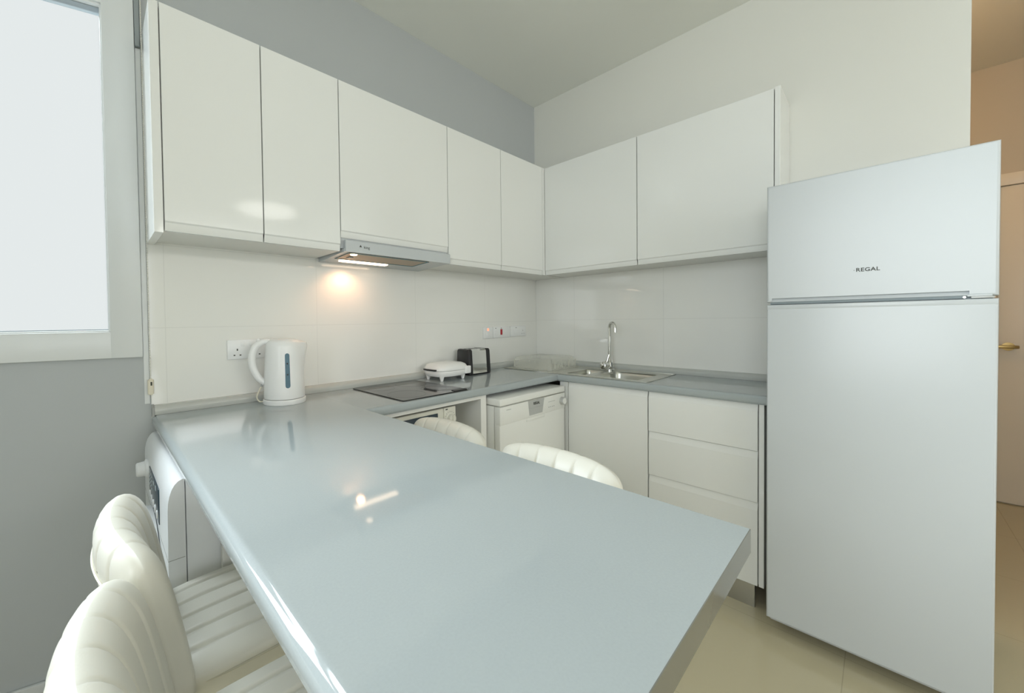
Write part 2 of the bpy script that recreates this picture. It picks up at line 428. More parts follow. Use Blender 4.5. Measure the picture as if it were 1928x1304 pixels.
# ------------------------------------------------------------------ sink
sk = thing('sink', (-.26, -.52, TZ), 'stainless steel two bowl sink with drainer in the corner', 'sink')
def bowl(x0, x1, y0, y1, d, r=.05):
    rings = []
    for (ins, z) in ((0, .9015), (.003, .897), (.006, .88), (.010, .9-d*.7), (.020, .9-d*.93), (.045, .9-d), (.09, .9-d)):
        rings.append([(u, v, z) for u, v in rrect(x0+ins, x1-ins, y0+ins, y1-ins, max(r-ins*.3, .012))])
    b = B(); loops_mesh(b, rings, cap=False); 
    b.verts.ensure_lookup_table(); n = len(rings[0]); b.faces.new([b.verts[len(b.verts)-n+k] for k in range(n)])
    return b
BG = (-.425, -.135, -.925, -.660); SM = (-.425, -.160, -.630, -.493)
# rim plate with two holes: strips around the bowls
c = B()
def plate(x0, x1, y0, y1, z=.9022, t=.0016): add_box(c, x0, x1, y0, y1, z-t, z)
plate(SX0, BG[0]+.012, SY0, SY1); plate(BG[1]-.012, SX1, SY0, SY1)
plate(BG[0]+.012, BG[1]-.012, SY0, BG[2]+.012); plate(BG[0]+.012, BG[1]-.012, BG[3]-.012, SM[2]+.012)
plate(SM[0]+.012, SM[1]+.0, SM[3]-.012, SY1)
for k in range(9): add_tube(c, [(-.40, -.12-.034*k, .9028), (-.12, -.12-.034*k, .9028)], .0022, 6)
obj('rim', c, STEEL, sk)
c = B()
for q in ((SX0, SX0+.006, SY0, SY1), (SX1-.006, SX1, SY0, SY1), (SX0, SX1, SY0, SY0+.006), (SX0, SX1, SY1-.006, SY1)):
    add_box(c, q[0], q[1], q[2], q[3], .9008, .9046, .0014)
obj('rim_edge', c, STEEL, sk)
obj('bowl', bowl(*BG, .15), STEEL, sk, 'larger bowl nearest the fridge', fix=False)
obj('bowl', bowl(*SM, .11, .035), STEEL, sk, 'smaller half bowl in the middle', fix=False)
for cx, cy, z in ((-.28, -.79, .7512), (-.29, -.557, .7912)):
    obj('drain', lathe([(.0, .0), (.034, 0), (.036, .002), (.028, .003), (.0, .0015)], (cx, cy, z)), CHROME, sk)

# ------------------------------------------------------------------ tap
tp = thing('tap', (-.118, -.625, .903), 'chrome swan neck mixer tap standing behind the sink bowls', 'tap')
tx, ty = -.112, -.622
c = lathe([(.0, .9032), (.029, .9032), (.029, .909), (.0245, .913), (.0235, .952), (.017, .960), (.013, .968), (.0, .97)], (tx, ty, 0))
obj('tap_body', c, CHROME, tp)
sd = Vector((-.62, -.785, 0)).normalized()
pts = [Vector((tx, ty, .962)), Vector((tx, ty, 1.02)), Vector((tx, ty, 1.10)), Vector((tx, ty, 1.158))]
R_ = .036
for a in range(15, 181, 15):
    t = math.radians(a); pts.append(Vector((tx, ty, 1.160)) + sd*(R_-R_*math.cos(t)) + Vector((0, 0, R_*math.sin(t))))
pts.append(Vector((tx, ty, 1.138)) + sd*2*R_)
obj('spout', tube(pts, .0098, 16), CHROME, tp)
kd = Vector((-.93, .30, .0)).normalized(); kc = Vector((tx, ty, .934))
obj('lever_hub', lathe([(.0, .012), (.019, .012), (.0195, .034), (.0235, .037), (.0255, .047), (.023, .058), (.014, .066), (.0, .068)], kc, kd, 24), CHROME, tp)
a = kc + kd*.030
obj('lever', tube([a+Vector((0, 0, .012)), a+Vector((.006, -.006, .036)), a+Vector((.014, -.012, .066))], .004, 10, [.0075, .006, .0045]), CHROME, tp)

# ------------------------------------------------------------------ clear dish tray on the drainer
tr = thing('dish_tray', (-.26, -.24, .9045), 'milky clear plastic dish tray upside down on the sink drainer', 'tray')
def shell(z, i): return [(u, v, z) for u, v in rrect(-.425+i, -.085-i, -.405+i, -.085-i, .03)]
c = B(); loops_mesh(c, [shell(.9050, 0), shell(.909, 0), shell(.909, .008), shell(.962, .014), shell(.974, .020), shell(.978, .032)], cap=False)
c.verts.ensure_lookup_table(); n = len(shell(0, 0)); c.faces.new([c.verts[len(c.verts)-n+k] for k in range(n)])
obj('tray_shell', c, TRAYM, tr)
for k in range(7): obj('tray_rib', box(-.412+.0, -.408, -.36+.04*k, -.352+.04*k, .914, .958), TRAYM, tr)
for k in range(7): obj('tray_rib', box(-.37+.04*k, -.362+.04*k, -.398, -.394, .914, .958), TRAYM, tr)

# ------------------------------------------------------------------ induction hob
hb = thing('hob', (-1.42, -.27, TZ), 'black glass hob set on the grey worktop', 'hob')
HX0, HX1, HY0, HY1 = -1.580, -1.210, -.478, -.062
c = prism(rrect(HX0, HX1, HY0, HY1, .008), 'z', .9004, .9052)
bmesh.ops.bevel(c, geom=[e for e in c.edges if all(v.co.z > .905 for v in e.verts)], offset=.0012, segments=2, affect='EDGES')
obj('glass_plate', c, BLACKGL, hb)
c = prism(rrect(HX1-.085, HX1-.004, HY0+.004, HY0+.030, .006), 'z', .9053, .9072)
obj('control_strip', c, BLACKPL, hb)
ring = mat('hob ring print', (.022, .022, .021), .09)
for cx, cy, r in ((-1.485, -.37, .085), (-1.485, -.165, .065), (-1.31, -.165, .080), (-1.31, -.345, .062)):
    obj('cooking_zone', lathe([(r-.002, .90525), (r-.002, .90545), (r, .90545), (r, .90525)], (cx, cy, 0), seg=40, wrap=True), ring, hb)

# ------------------------------------------------------------------ base units, left wall run
BF = -.473
mc = thing('microwave_cabinet', (-1.42, -.24, 0), 'open white base cabinet under the hob housing the microwave', 'cabinet')
obj('top_rail', box(-1.7555, -1.124, BF, BF+.018, .846, PZ-.0008), CARC, mc)
obj('side_panel', box(-1.1235, -1.086, BF, -.009, .0, PZ-.0008, .001, 1), CARC, mc)
obj('side_panel', box(-1.7745, -1.7565, BF, -.009, .0, PZ-.0008, .001, 1), CARC, mc)
obj('shelf', box(-1.756, -1.124, BF+.004, -.009, .540, .558), CARC, mc)
obj('back_panel', box(-1.756, -1.124, -.022, -.010, .12, .845), CARC, mc)
d = obj('door', box(-1.752, -1.127, BF, BF+.018, .105, .537, .001, 1), GLOSS, mc)
# microwave
mw = thing('microwave', (-1.49, -.28, .558), 'cream white microwave with two dials in the open cabinet under the hob', 'microwave')
MX0, MX1, MF, MZ0, MZ1 = -1.722, -1.272, -.455, .572, .834
obj('body', box(MX0, MX1, MF+.022, -.06, MZ0, MZ1, .004), MWB, mw)
d = obj('door', box(MX0, -1.3445, MF, MF+.021, MZ0+.004, MZ1, .006, 3), MWB, mw)
obj('door_window', box(-1.668, -1.381, MF-.0012, MF+.002, .615, .8175, .003), MWG, d)
c = B()
add_box(c, -1.620, -1.415, MF-.0018, MF-.0010, .642, .785, .0006)
obj('window_mesh', c, mat('microwave mesh', (.07, .10, .11), .35), d)
p = obj('control_panel', box(-1.3425, MX1, MF, MF+.021, MZ0+.004, MZ1, .004, 2), MWB, mw)
for z in (.783, .712):
    kb = obj('dial', lathe([(.0, .0), (.027, 0), (.026, .004), (.0215, .006), (.020, .020), (.018, .022), (.0, .022)], (-1.309, MF, z), (0, -1, 0), 32), MWB, p)
    c = B(); add_box(c, -1.3125, -1.3055, MF-.0275, MF-.021, z-.019, z+.019, .002)
    obj('dial_grip', c, MWB, kb)
    c = B()
    for k in range(13):
        t = math.radians(-40+k*21.5); u, v = math.cos(t), math.sin(t)
        add_box(c, -1.309+.031*u-.0012, -1.309+.031*u+.0012, MF-.0006, MF+.0006, z+.031*v-.0012, z+.031*v+.0012)
    obj('dial_marks', c, INK, p)
c = B(); add_box(c, -1.335, -1.322, MF-.0006, MF+.0006, .823, .828); obj('panel_print', c, INK, p)
for fx in (MX0+.05, MX1-.05):
    for fy in (MF+.06, -.1):
        obj('foot', lathe([(.0, .5582), (.012, .5582), (.014, .5735), (.0, .574)], (fx, fy, 0), seg=16), BLACKPL, mw)

# ------------------------------------------------------------------ dishwasher
dw = thing('dishwasher', (-.78, -.28, 0), 'white freestanding dishwasher with a round dial under the worktop', 'dishwasher')
DX0, DX1, DF = -1.066, -.499, -.541
obj('tub', box(DX0+.004, DX1-.002, DF+.040, -.03, .02, .803, .002), APPL2, dw)
obj('top_lid', box(DX0, DX1, DF-.003, -.03, .808, .842, .006, 3), APPL2, dw)
d = obj('door', box(DX0, DX1, DF, DF+.036, .11, .804, .005, 2), APPL2, dw)
obj('control_panel', box(DX0-.0003, DX1+.0003, DF-.0022, DF+.03, .716, .8035, .004, 2), APPL2, d)
obj('door_bow', box(-.86, -.70, DF-.0030, DF+.02, .700, .7165, .002), APPL2, d)
hnd = obj('handle_recess', prism([(-.846, .8025), (-.704, .8025), (-.722, .728), (-.836, .728)], 'y', DF-.0034, DF-.001), SILVER, d, 'silver grey pull handle')
obj('handle_lip', box(-.834, -.724, DF-.0065, DF-.003, .757, .764, .0015), SILVER, hnd)
text('brand_lettering', 'REGAL', .0185, frame_mtx((-.774, DF-.0037, .7845), (1, 0, 0), (0, 0, 1)), INK, hnd, 1.0, bold=.0006)
kb = obj('dial', lathe([(.0, 0), (.022, 0), (.0215, .018), (.019, .020), (.0, .020)], (-.533, DF-.002, .762), (0, -1, 0), 32), SILVER, d)
obj('dial_cap', lathe([(.0, .0195), (.017, .0195), (.0165, .0212), (.0, .0214)], (-.533, DF-.002, .762), (0, -1, 0), 32), APPL2, kb)
obj('panel_print', box(-.665, -.60, DF-.0028, DF-.002, .772, .7735), GREYPL, d)
for k in range(4): obj('panel_mark', box(-.662+.016*k, -.656+.016*k, DF-.0028, DF-.002, .742, .746), GREYPL, d)
obj('panel_print', box(-1.02, -.985, DF-.0028, DF-.002, .785, .787), GREYPL, d)
obj('kick_plate', box(DX0+.01, DX1-.01, DF+.05, DF+.065, .0, .10), APPL2, dw)

# ------------------------------------------------------------------ base units, right wall run
sb = thing('base_cabinet', (-.25, -.75, 0), 'white gloss sink base cabinet with one plain door beside the dishwasher', 'cabinet', 'gloss base cabinets')
BT = PZ-.0015
obj('carcass', box(BF+.0205, -.03, -.984, -.53, .105, .70), CARC, sb)
obj('corner_filler', box(BF+.002, BF+.020, -.547, -.496, .105, BT-.003), GLOSS, sb)
def front_x(parent, name, y0, y1, z0, z1):
    """drawer or door front facing -x with a bevelled finger grip along its upper edge"""
    xf = BF
    d = obj(name, prism([(xf, z0+.001), (xf+.001, z0), (xf+.018, z0), (xf+.018, z1-.030), (xf, z1-.030)], 'y', y0+G, y1-G), GLOSS, parent)
    obj('finger_pull', prism([(xf+.0175, z1-.0302), (xf+.0175, z1), (xf+.008, z1), (xf+.0005, z1-.0302)], 'y', y0+G, y1-G), GLOSS, d)
    return d
front_x(sb, 'door', -.985, -.549, .105, BT)
db = thing('drawer_cabinet', (-.25, -1.2, 0), 'white gloss cabinet of three drawers next to the fridge', 'cabinet', 'gloss base cabinets')
obj('carcass', box(BF+.0205, -.03, -1.4145, -.9855, .105, BT-.001), CARC, db)
for z0, z1 in ((.667, BT), (.453, .664), (.105, .450)): front_x(db, 'drawer', -1.4158, -.986, z0, z1)
obj('end_panel', box(BF+.001, -.03, -1.4345, -1.4175, .105, BT, .0008, 1), GLOSS, db)
pl_ = obj('plinth', box(-.4535, -.438, -1.402, -.55, 0.0, .104, .001, 1), ALU); tag(pl_, 'brushed aluminium plinth board under the drawer cabinet', 'plinth')

# ------------------------------------------------------------------ fridge freezer
fr = thing('fridge_freezer', (-.3, -1.715, 0), 'tall white fridge freezer standing at the right end of the kitchen', 'fridge')
FX, FY0, FY1, FB, FM, FT = -.585, -1.4587, -1.9735, .064, 1.2690, 1.7105
def rbox(x0, x1, y0, y1, z0, z1, r, bev):
    b = B(); add_box(b, x0, x1, y0, y1, z0, z1)
    es = [e for e in b.edges if all(abs(v.co.x-min(x0, x1)) < 1e-5 for v in e.verts)]
    bmesh.ops.bevel(b, geom=es, offset=bev, segments=4, profile=.5, affect='EDGES'); return b
obj('body', box(FX+.052, -.03, FY1+.004, FY0-.004, .030, FT-.006, .004), APPL, fr)
up = obj('door', rbox(FX, FX+.046, FY1, FY0, FM+.004, FT, 0, .007), APPL, fr, 'upper freezer door')
lo = obj('door', rbox(FX, FX+.046, FY1, FY0, FB, FM-.004, 0, .007), APPL, fr, 'lower fridge door')
obj('door_cap', box(FX-.0006, FX+.040, FY1+.001, FY0-.001, 1.2465, FM-.0045, .003), APPL, lo)
gk = obj('door_gasket', box(FX+.010, FX+.051, FY1+.010, FY0-.010, FM-.0045, FM+.0045), mat('gasket grey', (.28, .33, .36), .5), up)
# finger scoop cut into the lower edge of the freezer door
ct = obj('cutter', prism([(FX-.006, 1.2885), (FX+.010, 1.2885), (FX+.0015, 1.2755), (FX-.006, 1.2755)], 'y', -1.922, -1.474), APPL)
md = up.modifiers.new('scoop', 'BOOLEAN'); md.operation = 'DIFFERENCE'; md.object = ct; md.solver = 'EXACT'
bpy.context.view_layer.update()
nm = bpy.data.meshes.new_from_object(up.evaluated_get(bpy.context.evaluated_depsgraph_get()))
up.modifiers.clear(); up.data = nm; nm.name = 'freezer_door'; nm.set_sharp_from_angle(angle=math.radians(30))
for p in nm.polygons: p.use_smooth = p.area < .01
bpy.data.objects.remove(ct)
obj('handle_shade', box(FX-.001, FX+.03, -1.915, -1.472, 1.2665, 1.2742), mat('recess shade grey', (.20, .24, .26), .6), up)  # dark strip painting the shade in the gap under the freezer door
obj('hinge', box(FX-.001, FX+.02, -1.966, -1.925, 1.2665, 1.2715, .001), SILVER, fr)
obj('hinge_cover', box(FX-.002, FX+.02, -1.962, -1.918, 1.2715, 1.2775, .001), APPL, fr)
obj('hinge_bolt', lathe([(.0, 0), (.0035, 0), (.003, .003), (.0, .003)], (FX-.001, -1.913, 1.270), (-1, 0, 0), 12), CHROME, fr)
text('brand_lettering', 'REGAL', .0172, frame_mtx((FX-.0003, -1.7195, 1.3725), (0, -1, 0), (0, 0, 1)), INK, up, 1.08, bold=.0003)
c = B(); add_box(c, FX-.0006, FX+.0004, -1.6895, -1.6870, 1.3715, 1.3728); obj('brand_dash', c, INK, up)
for y in (-1.50, -1.93):
    obj('foot', lathe([(.0, 0), (.020, 0), (.018, .012), (.010, .014), (.010, .032), (.0, .032)], (FX+.20, y, 0), seg=16), BLACKPL, fr)
for y in (-1.50, -1.93):
    obj('foot', lathe([(.0, 0), (.020, 0), (.018, .012), (.010, .014), (.010, .032), (.0, .032)], (-.08, y, 0), seg=16), BLACKPL, fr)

# ------------------------------------------------------------------ washing machine
wm = thing('washing_machine', (-2.2, -.33, 0), 'white washing machine under the window end of the breakfast bar', 'washing machine')
WX, WY0, WY1 = -2.371, -.618, -.040
obj('cabinet', box(WX+.038, -2.0, WY0+.001, WY1, .015, .846, .002), WASH, wm)
# front fascia with a rounded top
prof = [(WX+.036, .015), (WX+.036, .846), (WX+.031, .8455)] + [(WX+.031-.030*math.sin(math.radians(a)), .775+.070*math.cos(math.radians(a))) for a in (15, 30, 45, 60, 75, 90)] + [(WX+.0005, .70), (WX, .655), (WX, .015)]
obj('front_fascia', prism(prof, 'y', WY0, WY1), WASH, wm)
obj('fascia_joint', box(WX-.0004, WX+.034, WY0-.0004, WY1, .6545, .6558), GREYPL, wm)
obj('programme_knob', lathe([(.0, 0), (.030, 0), (.030, .006), (.024, .009), (.022, .028), (.019, .031), (.0, .031)], (WX+.001, -.145, .752), (-1, 0, 0), 28), WASH, wm)
dp = obj('display', box(WX-.0016, WX+.003, -.455, -.215, .682, .778, .001), DISPL, wm)
for k in range(5):
    obj('button', lathe([(.0, 0), (.012, 0), (.011, .003), (.0, .0035)], (WX-.0012, -.240-.045*k, .699), (-1, 0, 0), 16), WASH, dp)
c = B()
for i in range(3):
    for j in range(4):
        add_box(c, WX-.0022, WX-.0014, -.235-.028*i, -.225-.028*i, .725+.012*j, .730+.012*j)
PP = mat('pale print', (.55, .62, .66), .5)
obj('programme_marks', c, PP, dp)
for a, b, z in ((-.35, -.333, .766), (-.40, -.385, .769)): obj('symbol', box(WX-.0022, WX-.0014, a, b, .757, z), PP, dp)
ring_ = [(.190, .0), (.203, .004), (.205, .026), (.197, .036), (.165, .039), (.150, .030), (.142, .006)]
drd = obj('door', lathe(ring_, (WX+.001, -.325, .478), (-1, 0, 0), 48), WASH, wm, 'round porthole door')
obj('door_glass', lathe([(.0, .012), (.07, .011), (.11, .008), (.146, .004)], (WX+.001, -.325, .478), (-1, 0, 0), 40), MWG, drd)
for y in (WY0+.05, WY1-.05):
    for x in (WX+.07, -2.05):
        obj('foot', lathe([(.0, 0), (.02, 0), (.018, .016), (.0, .016)], (x, y, 0), seg=14), BLACKPL, wm)

# ------------------------------------------------------------------ kettle
KX, KY = -1.921, -.132
kt = thing('kettle', (KX, KY, TZ), 'white electric kettle with a blue water gauge left of the hob', 'kettle')
hd_ = Vector((-.945, .30, 0)).normalized()     # towards the handle
sd_ = -hd_
c = lathe([(.0, .9005), (.080, .9005), (.082, .904), (.081, .918), (.078, .9205), (.0, .9205)], (KX, KY, 0), seg=40)
obj('power_base', c, KETT, kt)
pr_ = [(.0, .9225), (.0765, .9225), (.0775, .926), (.0768, .97), (.0745, 1.03), (.0712, 1.09), (.0690, 1.125), (.0660, 1.142), (.057, 1.152), (.040, 1.158), (.0, 1.160)]
c = B(); seg = 48; rings = []
for r, h in pr_:
    row = []
    for k in range(seg):
        t = 2*PI*k/seg; dv = Vector((math.cos(t), math.sin(t), 0))
        rr = max(r, .0004)
        if h > 1.05 and h < 1.148: rr += .022*max(0, dv.dot(sd_))**14*min(1, (h-1.05)/.075)
        row.append(Vector((KX, KY, h)) + dv*rr)
    rings.append(row)
loops_mesh(c, rings)
kb_ = obj('body', c, KETT, kt)
# loop handle
hp = [(.052, 1.148), (.080, 1.146), (.104, 1.128), (.116, 1.094), (.116, 1.058), (.106, 1.026), (.091, 1.000), (.073, .985)]
pts = smooth_path([Vector((KX, KY, z)) + hd_*u for u, z in hp], 6)
n = len(pts)
obj('handle', tube(pts, .012, 14, [.0125+.002*math.sin(PI*i/(n-1)) for i in range(n)]), KETT, kt)
obj('lid_button', tube([Vector((KX, KY, 1.150))+hd_*.088, Vector((KX, KY, 1.160))+hd_*.094], .007, 12), KETT, kt)
cd = Vector((-.57, -1.62, 0)).normalized()     # towards the viewer side
gd = (cd*math.cos(.16) + Vector((-cd.y, cd.x, 0))*math.sin(.16)).normalized(); gs = Vector((-gd.y, gd.x, 0))
c = B(); rows = []
def krad(z):
    for (r0, h0), (r1, h1) in zip(pr_, pr_[1:]):
        if h0 <= z <= h1 and h1 > h0: return r0+(r1-r0)*(z-h0)/(h1-h0)
    return .07
outline = []
zz0, zz1, hw = .967, 1.103, .0085
for u, v in arc(0, zz1-hw, hw, 0, 180, 8)+arc(0, zz0+hw, hw, 180, 360, 8): outline.append((u, v))
for dd in (-.001, .0012):
    rows.append([Vector((KX, KY, v)) + (gd*math.cos(u/.073)+gs*math.sin(u/.073))*(krad(v)+dd) for u, v in outline])
loops_mesh(c, rows)
gz = obj('water_gauge', c, GAUGE, kb_)
for z in (1.02, 1.063):
    p = Vector((KX, KY, z))+gd*(krad(z)+.0012); obj('gauge_mark', lathe([(.0, 0), (.003, 0), (.0, .0008)], p, gd, 10), BLACKPL, gz)
a = Vector((KX, KY, .9)) + hd_*.080
obj('power_cord', tube(smooth_path([a+Vector((0, 0, .010)), a+hd_*.014+Vector((0, 0, .012)), a+hd_*.022+Vector((0, 0, .030)), a+hd_*.012+Vector((0, 0, .058)), a+hd_*.004+Vector((0, 0, .072))], 6), .0026, 8), CREAM, kt)
obj('cord_clip', lathe([(.0, -.004), (.005, -.003), (.005, .003), (.0, .004)], a+hd_*.004+Vector((0, 0, .074)), hd_, 12), GREYPL, kt)

# ------------------------------------------------------------------ toaster and sandwich toaster
ts = thing('toaster', (-.775, -.09, TZ), 'black and chrome two slice toaster behind the white sandwich toaster', 'toaster')
TX0, TX1, TY0, TY1 = -.880, -.690, -.158, -.036
c = B()
def tring(x, i, zt): return [(x, TY0+i, .910), (x, TY1-i, .910), (x, TY1-.008-i, zt-.010), (x, TY1-.016-i, zt), (x, TY0+.016+i, zt), (x, TY0+.008+i, zt-.010)]
loops_mesh(c, [tring(TX0+.030, 0, 1.052), tring(TX1-.040, 0, 1.052)])
obj('chrome_shell', c, CHROME, ts)
c = B(); loops_mesh(c, [tring(TX0+.004, .010, 1.046), tring(TX0+.010, .002, 1.051), tring(TX0+.0295, -.0005, 1.0525)])
obj('end_cap', c, BLACKPL, ts, 'black left end')
c = B(); loops_mesh(c, [tring(TX1-.0395, -.0005, 1.0525), tring(TX1-.006, .001, 1.051), tring(TX1, .008, 1.046)])
obj('end_cap', c, BLACKPL, ts, 'black right end')
obj('base', box(TX0+.006, TX1-.002, TY0+.006, TY1-.006, .9005, .9095, .003), BLACKPL, ts)
c = B()
for y in (-.115, -.078): add_box(c, TX0+.04, TX1-.05, y-.007, y+.007, 1.049, 1.0526)
obj('slot', c, BLACKPL, ts)
obj('lever', box(TX1-.001, TX1+.014, -.10, -.078, 1.000, 1.010, .003), BLACKPL, ts)

st = thing('sandwich_toaster', (-1.045, -.125, TZ), 'white sandwich toaster on short feet between hob and toaster', 'sandwich toaster')
AX0, AX1, AY0, AY1 = -1.160, -.925, -.225, -.045
def superell(cx, cy, a, b, n, z, m=40):
    out = []
    for k in range(m):
        t = 2*PI*k/m; ct, s_ = math.cos(t), math.sin(t)
        out.append((cx+a*abs(ct)**(2/n)*(1 if ct > 0 else -1), cy+b*abs(s_)**(2/n)*(1 if s_ > 0 else -1), z))
    return out
acx, acy, aa, ab = (AX0+AX1)/2, (AY0+AY1)/2, (AX1-AX0)/2, (AY1-AY0)/2
c = B(); loops_mesh(c, [superell(acx, acy, aa*s, ab*s, 3.2, z) for s, z in ((.80, .9215), (.90, .924), (.965, .933), (1.0, .945), (1.0, .9515), (.99, .953))])
obj('lower_shell', c, KETT, st)
c = B(); loops_mesh(c, [superell(acx, acy, aa*s, ab*s, 3.2, z) for s, z in ((.99, .9545), (1.0, .956), (1.0, .962), (.975, .972), (.90, .983), (.74, .991), (.45, .9955), (.1, .997))])
ul = obj('upper_shell', c, KETT, st)
c = B(); add_box(c, AX0-.004, AX0+.02, -.185, -.085, .9555, .9635, .001)
obj('handle_slot', c, BLACKPL, st, 'dark gap in the left side handle')
c = B(); add_box(c, AX1-.055, AX1-.012, AY0-.004, AY0+.014, .930, .972, .006, 3)
obj('latch', c, KETT, st)
obj('indicator', lathe([(.0, 0), (.010, 0), (.009, .002), (.0, .0025)], (acx-.02, acy+.045, .9925)), KETT, ul)
for fx, fy in ((AX0+.035, AY0+.032), (AX0+.035, AY1-.035), (AX1-.045, AY0+.032), (AX1-.045, AY1-.035)):
    obj('foot', lathe([(.0, .9003), (.007, .9003), (.0085, .905), (.015, .929), (.0, .929)], (fx, fy, 0), seg=14), KETT, st)

# ------------------------------------------------------------------ sockets and switches on the tiles
def plate_thing(name, x0, x1, z0, z1, label, cat, group=None):
    t = thing(name, ((x0+x1)/2, -.008, z0), label, cat, group)
    obj('face_plate', box(x0, x1, -.0165, -.0084, z0, z1, .002, 2), PLATE, t)
    return t
def pin_holes(t, cx, cz, m=INK):
    for dx, dz, w, h in ((0, .011, .0022, .004), (-.011, -.011, .0032, .0022), (.011, -.011, .0032, .0022)):
        obj('pin_hole', box(cx+dx-w, cx+dx+w, -.0169, -.016, cz+dz-h, cz+dz+h), m, t)
s1 = plate_thing('double_socket', -2.100, -1.955, 1.078, 1.156, 'white double wall socket beside the kettle', 'socket')
for cx in (-2.064, -1.991):
    pin_holes(s1, cx, 1.105)
for cx in (-2.044, -2.011): obj('rocker', box(cx-.0075, cx+.0075, -.0185, -.016, 1.129, 1.147, .0012), PLATE, s1)
s2 = plate_thing('fused_switch', -.603, -.512, 1.100, 1.176, 'white single switch plate with a glowing neon, leftmost of three in the corner', 'switch', 'corner switch plates')
obj('neon_indicator', lathe([(.0, 0), (.009, 0), (.008, .002), (.0, .003)], (-.560, -.0166, 1.160), (0, -1, 0), 16), NEON, s2, 'glowing orange indicator')
obj('rocker', box(-.572, -.545, -.0185, -.016, 1.118, 1.145, .0015), PLATE, s2)
s3 = plate_thing('cooker_switch', -.508, -.330, 1.103, 1.1775, 'white cooker switch plate with a red rocker, middle of three in the corner', 'switch', 'corner switch plates')
obj('rocker', box(-.435, -.415, -.0195, -.016, 1.122, 1.160, .002), RED, s3, 'red rocker')
obj('rocker', box(-.495, -.465, -.0180, -.016, 1.120, 1.150, .001), PLATE, s3)
for cx in (-.482, -.425): obj('indicator', box(cx-.005, cx+.005, -.0168, -.016, 1.165, 1.169), INK, s3)
s4 = plate_thing('wall_socket', -.326, -.147, 1.106, 1.178, 'white wall socket plate, rightmost of three in the corner', 'socket', 'corner switch plates')
obj('rocker', box(-.29, -.235, -.0180, -.016, 1.122, 1.150, .001), PLATE, s4)
obj('indicator', box(-.268, -.258, -.0168, -.016, 1.164, 1.168), INK, s4)
pin_holes(s4, -.185, 1.135, GREYPL)

# ------------------------------------------------------------------ blind bracket and bead chain
bl = thing('roller_blind', wc(.006, .01, 2.2), 'grey rolled blind end in the corner beside the window with a white bead chain', 'blind')
c = B(); wbox(c, .000, .0145, .002, .016, 2.193, H-.002, .003)
obj('blind_side', c, BLINDG, bl)
bx, by = LX+.0005, -.0185
c = B(); z = 1.028
while z < 2.75:
    bmesh.ops.create_icosphere(c, subdivisions=1, radius=.0026, matrix=Matrix.Translation((bx, by, z))); z += .0062
add_tube(c, [(bx, by, 1.02), (bx, by, 2.76)], .0009, 6)
obj('bead_chain', c, CORD, bl)
c = prism(rrect(bx-.009, bx+.009, by-.006, by+.006, .005, 4), 'z', .972, 1.030)
bmesh.ops.bevel(c, geom=[e for e in c.edges if abs(e.verts[0].co.z-e.verts[1].co.z) < 1e-5], offset=.004, segments=2, affect='EDGES')
wg = obj('chain_weight', c, CREAM, bl, 'cream chain weight')
obj('weight_slot', box(bx-.001, bx+.004, by-.0066, by-.005, 1.006, 1.019), INK, wg)

